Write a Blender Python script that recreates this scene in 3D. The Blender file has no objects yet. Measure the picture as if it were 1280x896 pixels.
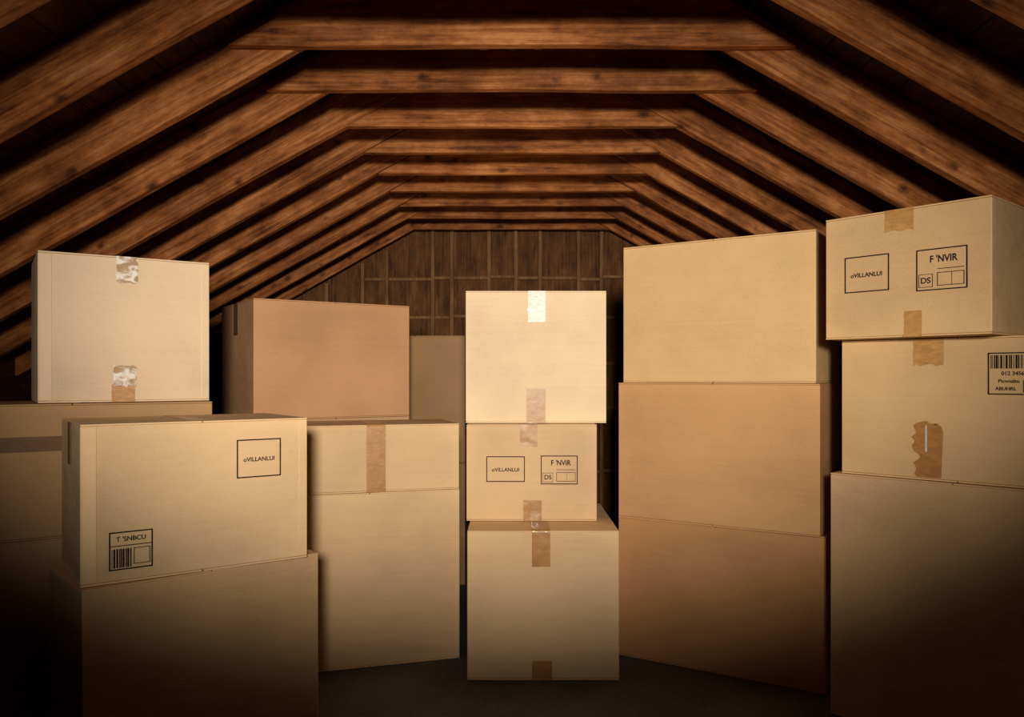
import bpy, bmesh, math, random
from mathutils import Vector, Matrix, noise
random.seed(7)
sc = bpy.context.scene

def lin(r, g, b):
    f = lambda c: (c/255/12.92) if c/255 <= 0.04045 else ((c/255+0.055)/1.055)**2.4
    return (f(r), f(g), f(b), 1)

# ------------------------------------------------------------ materials
class NT:
    def __init__(s, name):
        s.m = bpy.data.materials.new(name); s.m.use_nodes = True
        s.t = s.m.node_tree; s.b = s.t.nodes['Principled BSDF']
    def n(s, ty, ins=None, **kw):
        nd = s.t.nodes.new(ty)
        for k, v in kw.items(): setattr(nd, k, v)
        for k, v in (ins or {}).items():
            if isinstance(v, bpy.types.NodeSocket): s.t.links.new(v, nd.inputs[k])
            else: nd.inputs[k].default_value = v
        return nd
    def link(s, a, b): s.t.links.new(a, b)
    def math(s, op, a, b=0.0, clamp=False):
        nd = s.n('ShaderNodeMath', {0: a, 1: b}, operation=op); nd.use_clamp = clamp
        return nd.outputs[0]
    def ramp(s, fac, stops):
        nd = s.n('ShaderNodeValToRGB', {0: fac}); cr = nd.color_ramp
        while len(cr.elements) < len(stops): cr.elements.new(0.5)
        for e, (p, c) in zip(cr.elements, stops): e.position = p; e.color = c
        return nd.outputs[0]
    def mix(s, fac, a, b, mode='MIX'):
        nd = s.n('ShaderNodeMix', data_type='RGBA', blend_type=mode)
        for i, v in ((0, fac), (6, a), (7, b)):
            if isinstance(v, bpy.types.NodeSocket): s.t.links.new(v, nd.inputs[i])
            else: nd.inputs[i].default_value = v
        return nd.outputs[2]

def coords(T, scale):
    tc = T.n('ShaderNodeTexCoord'); oi = T.n('ShaderNodeObjectInfo')
    off = T.n('ShaderNodeVectorMath', {0: (13.1, 7.7, 5.3)}, operation='SCALE')
    T.link(oi.outputs['Random'], off.inputs['Scale'])
    add = T.n('ShaderNodeVectorMath', {0: tc.outputs['Object'], 1: off.outputs[0]}, operation='ADD')
    mp = T.n('ShaderNodeMapping', {'Vector': add.outputs[0], 'Scale': scale})
    return add.outputs[0], mp.outputs[0]

def wood(name, dark, mid, light, axis=0, rough=0.7, knots=True):
    T = NT(name)
    sc1 = [60, 60, 60]; sc1[axis] = 2.2
    base, v = coords(T, tuple(sc1))
    n1 = T.n('ShaderNodeTexNoise', {'Vector': v, 'Scale': 1.0, 'Detail': 8, 'Roughness': .72, 'Distortion': .5})
    sc2 = [10.0, 10.0, 10.0]; sc2[axis] = 4.0
    mp2 = T.n('ShaderNodeMapping', {'Vector': base, 'Scale': tuple(sc2)})
    n2 = T.n('ShaderNodeTexNoise', {'Vector': mp2.outputs[0], 'Scale': 1.0, 'Detail': 9, 'Roughness': .74})
    s = T.math('ADD', T.math('MULTIPLY', n1.outputs[0], .46), T.math('MULTIPLY', n2.outputs[0], .54))
    col = T.ramp(s, [(.385, dark), (.5, mid), (.62, light)])
    if knots:
        sc3 = [12, 12, 12]; sc3[axis] = 7.5
        mp3 = T.n('ShaderNodeMapping', {'Vector': base, 'Scale': tuple(sc3)})
        wob = T.n('ShaderNodeTexNoise', {'Vector': base, 'Scale': 22.0, 'Detail': 3})
        vo = T.n('ShaderNodeTexVoronoi', {'Vector': mp3.outputs[0], 'Scale': 1.0})
        dist = T.math('ADD', vo.outputs['Distance'], T.math('MULTIPLY', T.math('SUBTRACT', wob.outputs[0], .5), .35))
        near = T.n('ShaderNodeMapRange', {0: dist, 1: .05, 2: .26, 3: 1.0, 4: 0.0})
        sep = T.n('ShaderNodeSeparateColor', {0: vo.outputs['Color']})
        msk = T.math('GREATER_THAN', sep.outputs[0], .5)
        k = T.math('MULTIPLY', T.math('MULTIPLY', near.outputs[0], msk), .88)
        col = T.mix(k, col, tuple(c*.35 for c in dark[:3])+(1,))
        st = T.n('ShaderNodeTexNoise', {'Vector': base, 'Scale': 2.3, 'Detail': 6, 'Roughness': .7})
        sf = T.n('ShaderNodeMapRange', {0: st.outputs[0], 1: .50, 2: .68, 3: 0.0, 4: .6})
        col = T.mix(sf.outputs[0], col, dark)
    T.link(col, T.b.inputs['Base Color']); T.b.inputs['Roughness'].default_value = rough
    T.b.inputs['Specular IOR Level'].default_value = .25
    bp = T.n('ShaderNodeBump', {'Strength': .7, 'Distance': .005, 'Height': s})
    T.link(bp.outputs[0], T.b.inputs['Normal'])
    return T.m

def cardboard(name, rgb):
    T = NT(name); c = lin(*rgb)
    base, v = coords(T, (1.4, 1.4, 1.4))
    big = T.n('ShaderNodeTexNoise', {'Vector': v, 'Scale': 1.6, 'Detail': 4})
    fine = T.n('ShaderNodeTexNoise', {'Vector': base, 'Scale': 300.0, 'Detail': 3})
    mp = T.n('ShaderNodeMapping', {'Vector': base, 'Scale': (2, 2, 110)})
    hz = T.n('ShaderNodeTexNoise', {'Vector': mp.outputs[0], 'Scale': 1.0, 'Detail': 3})
    s = T.math('ADD', T.math('MULTIPLY', big.outputs[0], .64), T.math('MULTIPLY', fine.outputs[0], .26))
    s = T.math('ADD', s, T.math('MULTIPLY', hz.outputs[0], .10))
    d = tuple(x*.84 for x in c[:3])+(1,); l = tuple(min(1, x*1.1) for x in c[:3])+(1,)
    col = T.ramp(s, [(.36, d), (.5, c), (.64, l)])
    sn = T.n('ShaderNodeTexNoise', {'Vector': base, 'Scale': 9.0, 'Detail': 8, 'Roughness': .75})
    sf = T.n('ShaderNodeMapRange', {0: sn.outputs[0], 1: .64, 2: .78, 3: 0.0, 4: .45})
    col = T.mix(sf.outputs[0], col, tuple(min(1, x*1.35) for x in c[:3])+(1,))
    # worn, paler folded edges
    ge = T.n('ShaderNodeNewGeometry')
    ed = T.n('ShaderNodeMapRange', {0: ge.outputs['Pointiness'], 1: .51, 2: .56, 3: 0.0, 4: .45})
    col = T.mix(ed.outputs[0], col, tuple(min(1, x*1.35) for x in c[:3])+(1,))
    T.link(col, T.b.inputs['Base Color']); T.b.inputs['Roughness'].default_value = .8
    T.b.inputs['Specular IOR Level'].default_value = .15
    mp3 = T.n('ShaderNodeMapping', {'Vector': base, 'Scale': (3.0, 3.0, 7.0)})
    cr = T.n('ShaderNodeTexNoise', {'Vector': mp3.outputs[0], 'Scale': 1.0, 'Detail': 5, 'Roughness': .55, 'Distortion': .4})
    bp = T.n('ShaderNodeBump', {'Strength': .03, 'Distance': .002, 'Height': hz.outputs[0]})
    bp2 = T.n('ShaderNodeBump', {'Strength': .6, 'Distance': .02, 'Height': cr.outputs[0], 'Normal': bp.outputs[0]})
    T.link(bp2.outputs[0], T.b.inputs['Normal'])
    return T.m

def tape_mat(name, rgb, rough, coat=0.3, bump=.25, rgb2=None):
    T = NT(name); c = lin(*rgb)
    base, v = coords(T, (30, 30, 60) if rgb2 is None else (26, 26, 40))
    n = T.n('ShaderNodeTexNoise', {'Vector': v, 'Scale': 1.0, 'Detail': 5, 'Distortion': 1.0})
    if rgb2: col = T.ramp(n.outputs[0], [(.42, c), (.58, lin(*rgb2))])
    else: col = T.ramp(n.outputs[0], [(.35, tuple(x*.85 for x in c[:3])+(1,)), (.65, tuple(min(1, x*1.12) for x in c[:3])+(1,))])
    T.link(col, T.b.inputs['Base Color']); T.b.inputs['Roughness'].default_value = rough
    T.b.inputs['Coat Weight'].default_value = coat
    bp = T.n('ShaderNodeBump', {'Strength': bump, 'Distance': .004, 'Height': n.outputs[0]})
    T.link(bp.outputs[0], T.b.inputs['Normal'])
    return T.m

def ink_mat():
    T = NT('stamp_ink'); base, v = coords(T, (150, 150, 150))
    n = T.n('ShaderNodeTexNoise', {'Vector': v, 'Scale': 1.0})
    col = T.ramp(n.outputs[0], [(.4, lin(22, 18, 16)), (.8, lin(60, 48, 38))])
    T.link(col, T.b.inputs['Base Color']); T.b.inputs['Roughness'].default_value = .9
    T.b.inputs['Specular IOR Level'].default_value = .1
    return T.m

def concrete():
    T = NT('floor_concrete'); base, v = coords(T, (1, 1, 1))
    n = T.n('ShaderNodeTexNoise', {'Vector': base, 'Scale': 3.0, 'Detail': 8})
    f = T.n('ShaderNodeTexNoise', {'Vector': base, 'Scale': 60.0, 'Detail': 4})
    s = T.math('ADD', T.math('MULTIPLY', n.outputs[0], .6), T.math('MULTIPLY', f.outputs[0], .4))
    col = T.ramp(s, [(.35, lin(44, 47, 52)), (.65, lin(86, 90, 96))])
    T.link(col, T.b.inputs['Base Color']); T.b.inputs['Roughness'].default_value = .75
    bp = T.n('ShaderNodeBump', {'Strength': .3, 'Distance': .005, 'Height': f.outputs[0]})
    T.link(bp.outputs[0], T.b.inputs['Normal'])
    return T.m

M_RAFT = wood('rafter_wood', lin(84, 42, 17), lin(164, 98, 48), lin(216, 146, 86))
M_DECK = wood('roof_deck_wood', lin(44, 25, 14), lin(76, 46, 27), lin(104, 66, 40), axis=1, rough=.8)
M_WALL = wood('wall_panel_wood', lin(60, 36, 20), lin(108, 70, 38), lin(140, 94, 56), axis=2, rough=.8, knots=False)
M_STUD = wood('wall_stud_wood', lin(104, 72, 44), lin(142, 102, 66), lin(168, 126, 86), axis=2, rough=.8, knots=False)
M_FLOOR = concrete()
M_TAPE = tape_mat('brown_packing_tape', (170, 122, 64), .4, .2, .08)
M_DKTAPE = tape_mat('dark_packing_tape', (108, 76, 46), .7, .0, .05)
M_GLARE = tape_mat('pale_glare_tape', (208, 200, 188), .38, .3, .2)  # pale colour paints the white glare into this tape
M_CRINK_GLARE = tape_mat('crinkled_glare_tape', (178, 148, 114), .25, .6, .5, (240, 234, 226))  # near-white end of the ramp paints glare on the crinkles
M_TAN = tape_mat('tan_packing_tape', (184, 138, 82), .4, .2, .08)
M_INK = ink_mat()
CB = {k: cardboard('cardboard_'+k, v) for k, v in dict(
    pale=(230, 206, 170), warm=(212, 180, 138), kraft=(196, 162, 120), orange=(194, 150, 104),
    rust=(184, 138, 92), golden=(208, 173, 126), grey=(218, 194, 162), dim=(166, 132, 94), sienna=(200, 154, 112)).items()}

# ------------------------------------------------------------ mesh helpers
def mesh_obj(name, bm, mat, loc=(0, 0, 0), rot=(0, 0, 0), parent=None):
    me = bpy.data.meshes.new(name); bm.to_mesh(me); bm.free()
    o = bpy.data.objects.new(name, me); sc.collection.objects.link(o)
    me.materials.append(mat); o.location = loc; o.rotation_euler = rot
    if parent: o.parent = parent
    return o

def add_box(bm, x0, x1, y0, y1, z0, z1):
    vs = [bm.verts.new((x, y, z)) for z in (z0, z1) for y in (y0, y1) for x in (x0, x1)]
    for f in ((0, 2, 3, 1), (4, 5, 7, 6), (0, 1, 5, 4), (2, 6, 7, 3), (0, 4, 6, 2), (1, 3, 7, 5)):
        bm.faces.new([vs[i] for i in f])

def bevel(o, w, seg=2):
    b = o.modifiers.new('bevel', 'BEVEL'); b.width = w; b.segments = seg
    b.limit_method = 'ANGLE'; b.angle_limit = math.radians(50)

# ------------------------------------------------------------ room shell
SL = .56; A = math.atan(SL); INNER = .75; TZ = 2.32; RIDGE = TZ+INNER*SL; WX = 2.75
BACK = 6.3; FRONT = -1.6
roofz = lambda x: RIDGE-abs(x)*SL

bm = bmesh.new(); add_box(bm, -WX-.1, WX+.1, FRONT, BACK+.08, -.1, 0)
mesh_obj('floor', bm, M_FLOOR)

# sloping plank deck on both sides
bm = bmesh.new()
ca, sa = math.cos(A), math.sin(A)
for s in (1, -1):
    t = 0.0
    while t < (WX+.12)/ca:
        w = .142; th = .018+random.uniform(0, .004)
        pts = []
        for (u, h) in ((t+.002, .152), (t+w-.003, .152), (t+w-.003, .152+th), (t+.002, .152+th)):
            pts.append((s*(u*ca+h*sa), RIDGE-u*sa+h*ca))
        a = [bm.verts.new((p[0], FRONT, p[1])) for p in pts]; b = [bm.verts.new((p[0], BACK+.02, p[1])) for p in pts]
        bm.faces.new(a); bm.faces.new(b[::-1])
        for i in range(4): bm.faces.new((a[i], b[i], b[(i+1) % 4], a[(i+1) % 4]))
        t += w
bmesh.ops.recalc_face_normals(bm, faces=bm.faces)
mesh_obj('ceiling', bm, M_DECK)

# side knee walls of vertical boards
for s, nm in ((-1, 'wall_left'), (1, 'wall_right')):
    bm = bmesh.new(); y = FRONT
    while y < BACK-.01:
        y1 = min(y+.2, BACK)
        add_box(bm, min(s*WX, s*(WX+.03)), max(s*WX, s*(WX+.03)), y+.002, y1-.002, 0, roofz(WX)+.12)
        y += .2
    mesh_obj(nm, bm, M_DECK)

# back gable wall: sheet + vertical boards
bm = bmesh.new()
def gable(y0, y1, x0, x1, zt=0.15):
    xs = [x0] + ([0] if x0 < 0 < x1 else []) + [x1]
    prof = [(x0, 0), (x1, 0)] + [(x, roofz(x)+zt) for x in xs[::-1]]
    a = [bm.verts.new((x, y0, z)) for x, z in prof]; b = [bm.verts.new((x, y1, z)) for x, z in prof]
    bm.faces.new(a); bm.faces.new(b[::-1])
    n = len(prof)
    for i in range(n): bm.faces.new((a[i], b[i], b[(i+1) % n], a[(i+1) % n]))
gable(BACK+.02, BACK+.06, -WX, WX)
x = -WX
while x < WX-.02:
    x1 = min(x+random.choice((.15, .19, .23)), WX)
    yy = BACK+random.uniform(0, .006)
    gable(yy, BACK+.021, x+.002, x1-.002, .13)
    x = x1
bmesh.ops.recalc_face_normals(bm, faces=bm.faces)
mesh_obj('wall_back', bm, M_WALL)
# studs and noggins on the back wall
bm = bmesh.new()
studs = [-2.6, -2.2, -1.8, -1.45, -1.17, -.98, -.62, -.47, -.18, .03, .22, .52, .70, 1.05, 1.4, 1.8, 2.2, 2.6]
for i, x in enumerate(studs):
    add_box(bm, x-.014, x+.014, BACK-.045, BACK-.001, 0, roofz(x)-.0)
    if i+1 < len(studs):
        for z in (.45, .95, 1.3, 1.66, 1.97):
            zz = z+random.choice((0, 0, .01, -.01))
            if zz+.04 < roofz(max(abs(x), abs(studs[i+1]))):
                add_box(bm, x+.014, studs[i+1]-.014, BACK-.03, BACK-.001, zz-.012, zz+.012)
o = mesh_obj('trim_1', bm, M_STUD); bevel(o, .003, 1)

# ridge board
bm = bmesh.new(); add_box(bm, -.019, .019, FRONT, BACK-.001, RIDGE-.05, RIDGE+.14)
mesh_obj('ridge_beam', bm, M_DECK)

# rafters and collar ties
def beam(name, L, th, dp, loc, rot, par, cuts=14):
    bm = bmesh.new(); add_box(bm, 0, L, -th/2, th/2, 0, dp)
    es = [e for e in bm.edges if abs((e.verts[0].co-e.verts[1].co).x) > L*.5]
    bmesh.ops.subdivide_edges(bm, edges=es, cuts=cuts)
    sd = random.uniform(0, 50)
    for v in bm.verts:
        n = noise.noise_vector(Vector((v.co.x*1.7+sd, v.co.y*9, v.co.z*6)))
        v.co += Vector((0, n.y*.004, n.z*.006 if v.co.z < dp/2 else 0))
    o = mesh_obj(name, bm, M_RAFT, loc, rot, par); bevel(o, .004); return o

for i in range(-7, 9):
    y = 2.77+.42*i
    tr = bpy.data.objects.new('roof_truss', None); sc.collection.objects.link(tr)
    tr.location = (0, y, 0); tr.empty_display_size = .1
    for s in (1, -1):
        L = (WX-.022)/ca
        beam('rafter_%s' % ('a' if s > 0 else 'b'), L, .042, .15, (s*.02, 0, roofz(.02)), (0, A, 0 if s > 0 else math.pi), tr)
    H = .157
    lap = i <= 1
    hb = .965 if lap else INNER-.003
    ht = hb-H/SL
    th = .04
    yc = -.021-th/2-.004 if lap else 0
    bm = bmesh.new(); N = 14; rows = []
    sd = random.uniform(0, 50)
    for k in range(N+1):
        f = k/N*2-1
        r = []
        for (hw, yy, z) in ((hb, -th/2, 0), (hb, th/2, 0), (ht, th/2, H), (ht, -th/2, H)):
            n = noise.noise_vector(Vector((f*2+sd, yy*9, z*6)))
            r.append(bm.verts.new((f*hw, yy+n.y*.003, z+n.z*.006)))
        rows.append(r)
    for a, b in zip(rows, rows[1:]):
        for q in range(4): bm.faces.new((a[q], b[q], b[(q+1) % 4], a[(q+1) % 4]))
    bm.faces.new(rows[0][::-1]); bm.faces.new(rows[-1])
    bmesh.ops.recalc_face_normals(bm, faces=bm.faces)
    o = mesh_obj('collar_tie', bm, M_RAFT, (0, yc, TZ), parent=tr); bevel(o, .004)

# ------------------------------------------------------------ cardboard boxes
def strip(parent, name, mat, w, h, u0, u1, v0, v1, over_top=0.0, ragged=False, off=.0016, rnd=False, torn=0.0):
    """tape on the front face (local XZ plane), optionally folding over the top"""
    bm = bmesh.new(); NU, NV = 8, 20
    x0, x1, z0, z1 = u0*w, u1*w, v0*h, v1*h
    g = []
    for j in range(NV+1):
        row = []
        for i in range(NU+1):
            a, b = i/NU, j/NV
            x = x0+(x1-x0)*a; z = z0+(z1-z0)*b
            if ragged and j in (0,) and v0 > 0: z += random.uniform(-.004, .005)
            if rnd and b > .78:
                k = (b-.78)/.22; cx = (x0+x1)/2; x = cx+(x-cx)*math.sqrt(max(.08, 1-k*k*.9))
            if torn:
                sl = noise.noise(Vector((b*4.3, 3.1, 0)))
                x += (1-a)*(abs(sl)+.25*(1-b))*torn*(x1-x0) - a*(.12*(1-b))*torn*(x1-x0)
                z += a*torn*.02*(1 if j == NV else 0)*-1
            if ragged: x += random.uniform(-.0008, .0008)
            y = -off-abs(noise.noise(Vector((x*25, z*25, u0*9))))*(.002 if ragged else .0008)
            row.append(bm.verts.new((x, y, z)))
        g.append(row)
    if over_top:
        for t in (.0, .3, 1.0):
            g.append([bm.verts.new((x0+(x1-x0)*i/NU, -.0005+t*over_top, h+.0014)) for i in range(NU+1)])
    for a, b in zip(g, g[1:]):
        for i in range(NU): bm.faces.new((a[i], a[i+1], b[i+1], b[i]))
    for f in bm.faces: f.smooth = True
    return mesh_obj(name, bm, mat, parent=parent)

def text(parent, s, size, x, z, sx=1.0):
    cu = bpy.data.curves.new('lettering', 'FONT'); cu.body = s; cu.size = size
    cu.align_x = 'CENTER'; cu.align_y = 'CENTER'; cu.extrude = .0002; cu.offset = size*.018
    o = bpy.data.objects.new('lettering', cu); sc.collection.objects.link(o)
    cu.materials.append(M_INK); o.parent = parent
    o.location = (x, -.0022, z); o.rotation_euler = (math.pi/2, 0, 0); o.scale = (sx, 1, 1)

def frame(bm, x0, x1, z0, z1, t=.0036):
    y0, y1 = -.0024, -.001
    add_box(bm, x0, x1, y0, y1, z0, z0+t); add_box(bm, x0, x1, y0, y1, z1-t, z1)
    add_box(bm, x0, x0+t, y0, y1, z0+t, z1-t); add_box(bm, x1-t, x1, y0, y1, z0+t, z1-t)

def label(parent, w, h, kind, u0, u1, v0, v1):
    x0, x1, z0, z1 = u0*w, u1*w, v0*h, v1*h; W, H = x1-x0, z1-z0
    bm = bmesh.new(); frame(bm, x0, x1, z0, z1)
    y0, y1 = -.0024, -.001
    if kind == 'word':
        text(parent, 'oVILLANLUI', W*.135, (x0+x1)/2, z0+H*.47, 1.0)
    elif kind == 'ship':
        text(parent, "F 'NVIR", W*.20, x0+W*.54, z0+H*.74, .85)
        frame(bm, x0+W*.42, x1-W*.06, z0+H*.1, z0+H*.42, .0018)
        add_box(bm, x0+W*.42, x1-W*.06, y0, y1, z0+H*.5, z0+H*.515)
        add_box(bm, x0+W*.70, x0+W*.705, y0, y1, z0+H*.1, z0+H*.42)
        text(parent, 'DS', W*.17, x0+W*.19, z0+H*.24)
        frame(bm, x0+W*.05, x0+W*.33, z0+H*.08, z0+H*.40, .0014)
    elif kind == 'barcode_low':
        x = x0+W*.06
        while x < x0+W*.50:
            t = random.choice((.0015, .003, .0045)); add_box(bm, x, x+t, y0, y1, z0+H*.06, z0+H*.55); x += t+random.choice((.0015, .003))
        text(parent, "T 'SNBCU", W*.16, (x0+x1)/2, z0+H*.8)
        frame(bm, x0+W*.56, x1-W*.06, z0+H*.12, z0+H*.55, .0018)
        add_box(bm, x0, x1, y0, y1, z0+H*.62, z0+H*.64)
    else:
        x = x0+W*.06
        while x < x0+W*.94:
            t = random.choice((.0015, .003, .005)); add_box(bm, x, x+t, y0, y1, z0+H*.62, z0+H*.94); x += t+random.choice((.002, .004))
        text(parent, '012 3456', W*.12, (x0+x1)/2, z0+H*.5)
        text(parent, 'Ptovnaltu', W*.11, x0+W*.42, z0+H*.32)
        text(parent, 'ABUHRL', W*.11, x0+W*.36, z0+H*.14)
        frame(bm, x0+W*.7, x1-W*.05, z0+H*.06, z0+H*.34, .0018)
    mesh_obj('printed_label', bm, M_INK, parent=parent)

def box(L, R, depth, z0, z1, col, name='cardboard_box', joint=False, seam_tape=True, tapes=(), labels=(), slot=False):
    """L,R = plan positions of the two front corners (metres)"""
    ax, ay = R[0]-L[0], R[1]-L[1]; w = math.hypot(ax, ay); h = z1-z0-.0015
    e = bpy.data.objects.new(name, None); sc.collection.objects.link(e)
    e.empty_display_size = .1
    e.location = (L[0], L[1], z0); e.rotation_euler = (0, 0, math.atan2(ay, ax))
    mat = CB[col]; ft = .0055
    bm = bmesh.new(); add_box(bm, 0, w, 0, depth, ft, h-ft)
    bmesh.ops.subdivide_edges(bm, edges=bm.edges[:], cuts=7, use_grid_fill=True)
    sd = random.uniform(0, 99)
    for v in bm.verts:
        c = v.co
        n = noise.noise_vector(Vector((c.x*3+sd, c.y*3, c.z*3)))
        if 0.001 < c.x < w-.001 and .001 < c.z-ft < h-2*ft-.001:   # panels sink in a little
            if c.y < .001: c.y += abs(n.y)*.0022
            elif c.y > depth-.001: c.y -= abs(n.y)*.0022
        elif .001 < c.y < depth-.001:
            c.x += n.x*.0015
    for f in bm.faces: f.smooth = True
    o = mesh_obj('body', bm, mat, parent=e)
    b = o.modifiers.new('bevel', 'BEVEL'); b.width = .004; b.segments = 3
    b.limit_method = 'ANGLE'; b.angle_limit = math.radians(50); b.harden_normals = True
    g = .0016
    for z_, nm in ((h-ft, 'top_flap'), (0, 'bottom_flap')):
        for k in (0, 1):
            bm = bmesh.new()
            x0, x1 = (.0005, w/2-g) if k == 0 else (w/2+g, w-.0005)
            add_box(bm, x0, x1, -.0006, depth+.0006, z_+.0003, z_+ft-.0003)
            o = mesh_obj(nm, bm, mat, parent=e); bevel(o, .0015, 2)
    if seam_tape:
        bm = bmesh.new()
        vs = [bm.verts.new(p) for p in ((w/2-.025, .002, h+.0006), (w/2+.025, .002, h+.0006), (w/2+.025, depth-.002, h+.0006), (w/2-.025, depth-.002, h+.0006))]
        bm.faces.new(vs); mesh_obj('seam_tape', bm, M_TAN, parent=e)
    if slot:    # dark raised strip standing in for the dark slot in the narrow left end
        bm = bmesh.new(); add_box(bm, -.003, -.0016, depth*.45, depth*.57, h*.72, h-.002)
        mesh_obj('end_slot', bm, M_DKTAPE, parent=e)
    if joint:   # glued manufacturer's joint: overlapping strip along the left edge
        bm = bmesh.new(); add_box(bm, .004, .04, -.0022, .001, .008, h-.008)
        o = mesh_obj('glue_joint', bm, mat, parent=e); bevel(o, .001, 1)
        bm = bmesh.new(); add_box(bm, w-.028, w-.0245, -.0012, .001, .008, h-.008)
        mesh_obj('crease', bm, mat, parent=e)
    for t in tapes:
        strip(e, 'tape', t[0], w, h, *t[1:5], **(t[5] if len(t) > 5 else {}))
    for l in labels: label(e, w, h, *l)
    return e

R_ = dict(ragged=True)
# centre stack
box((-.177, 3.158), (.423, 3.158), .68, 0, .5905, 'warm',
    tapes=[(M_TAPE, .426, .547, .76, 1, dict(over_top=.2)), (M_TAPE, .426, .558, 0, .13, R_)])
box((-.192, 3.37), (.357, 3.365), .42, .5905, .998, 'warm',
    tapes=[(M_TAPE, .411, .546, .777, 1, R_), (M_TAPE, .436, .577, 0, .215, R_)],
    labels=[('word', .153, .448, .405, .67), ('ship', .571, .853, .38, .678)])
box((-.2, 3.45), (.407, 3.45), .40, .998, 1.569, 'pale',
    tapes=[(M_GLARE, .443, .568, .764, 1, {}), (M_TAPE, .432, .568, 0, .26, {})])
# right-of-centre stack of three large boxes
box((.4586, 3.448), (1.185, 3.015), .45, 0, .595, 'rust')
box((.4575, 3.44), (1.155, 3.0), .44, .595, 1.173, 'orange')
box((.478, 3.44), (1.14, 3.0), .42, 1.173, 1.753, 'golden')
# far right stack
box((1.134, 2.85), (1.69, 2.28), .42, 0, .858, 'kraft')
box((1.166, 2.83), (1.69, 2.30), .40, .858, 1.326, 'golden',
    tapes=[(M_TAN, .322, .447, .81, 1, R_), (M_TAPE, .305, .447, .02, .42, dict(rnd=True, torn=.6)),
           (M_GLARE, .372, .380, .20, .39, dict(off=.0045, rnd=True))],  # thin pale strip added as a painted glint on the patch
    labels=[('barcode_top', .617, .80, .61, .89)])
box((1.09, 2.78), (1.428, 2.38), .34, 1.326, 1.742, 'golden', joint=False,
    tapes=[(M_TAN, .393, .5685, .83, 1, R_), (M_TAN, .512, .617, 0, .2, R_)],
    labels=[('word', .133, .42, .374, .665), ('ship', .584, .873, .345, .66)])
# front left stack
box((-1.17, 2.175), (-.641, 2.65), .38, 0, .617, 'kraft')
box((-1.188, 2.2), (-.66, 2.58), .40, .617, 1.068, 'warm', joint=True, slot=True,
    labels=[('word', .654, .865, .60, .863), ('barcode_low', .11, .286, .08, .32)])
# back left stack
box((-1.80, 2.375), (-1.06, 2.84), .42, 0, .678, 'dim')
b2 = box((-1.80, 2.375), (-1.06, 2.83), .42, .678, 1.112, 'dim',
    tapes=[(M_DKTAPE, .0, 1.0, .65, .76)])
box((-1.542, 2.6), (-1.095, 2.895), .40, 1.112, 1.611, 'grey', joint=True,
    tapes=[(M_CRINK_GLARE, .432, .557, .82, 1, R_), (M_CRINK_GLARE, .415, .55, .10, .25, R_), (M_TAN, .405, .54, 0, .12, R_)])
# left-of-centre stack with taped box
box((-.95, 3.194), (-.223, 3.41), .38, 0, .72, 'warm')
box((-.95, 3.194), (-.225, 3.41), .38, .72, 1.0, 'warm',
    tapes=[(M_TAPE, .483, .587, 0, 1, dict(over_top=.36))], seam_tape=False)
# stack behind
for z0, z1, c in ((0, .5, 'kraft'), (.5, 1.0, 'kraft'), (1.0, 1.553, 'sienna')):
    box((-1.163, 3.6), (-.515, 4.02), .6, z0, z1, c, slot=(z0 == 1.0))
for z0, z1 in ((0, .7), (.7, 1.434)):
    box((-.85, 4.62), (-.27, 4.6), .42, z0, z1, 'dim')  # darker tan puts the shade behind the front stacks into the colour

# ------------------------------------------------------------ lights
def spot(name, loc, tgt, energy, size, col, rad, sc_xy=(1, 1), blend=1.0):
    l = bpy.data.lights.new(name, 'SPOT'); l.energy = energy; l.color = col
    l.spot_size = math.radians(size); l.spot_blend = blend; l.shadow_soft_size = rad
    o = bpy.data.objects.new(name, l); sc.collection.objects.link(o); o.location = loc
    o.rotation_euler = (Vector(tgt)-Vector(loc)).to_track_quat('-Z', 'Y').to_euler()
    o.scale = (sc_xy[0], sc_xy[1], 1); return o
spot('vignette_spot', (.08, -1.2, 1.58), (0.0, 3.3, 1.40), 980, 60, (1, .89, .75), .16, (1, .59))  # unseen spot added behind the camera, cone shaped to imitate a vignette
# unseen warm fill added to brighten the far ties, facing up
l = bpy.data.lights.new('warm_fill', 'AREA'); l.shape = 'RECTANGLE'; l.size = .5; l.size_y = 1.6
l.energy = 3; l.color = (1, .66, .34)
o = bpy.data.objects.new('warm_fill', l); sc.collection.objects.link(o)
o.location = (0, 4.1, 1.67); o.rotation_euler = (math.pi, 0, 0)

w = bpy.data.worlds.new('attic_dark'); sc.world = w; w.use_nodes = True
w.node_tree.nodes['Background'].inputs[0].default_value = (.5, .4, .3, 1)
w.node_tree.nodes['Background'].inputs[1].default_value = .004

cam = bpy.data.cameras.new('camera'); co = bpy.data.objects.new('camera', cam); sc.collection.objects.link(co)
cam.sensor_width = 36; cam.lens = 28.125; cam.shift_y = 22/1280; cam.clip_start = .02
co.location = (0, 0, 1.2); co.rotation_euler = (math.pi/2, 0, 0)
sc.camera = co
sc.view_settings.view_transform = 'Standard'
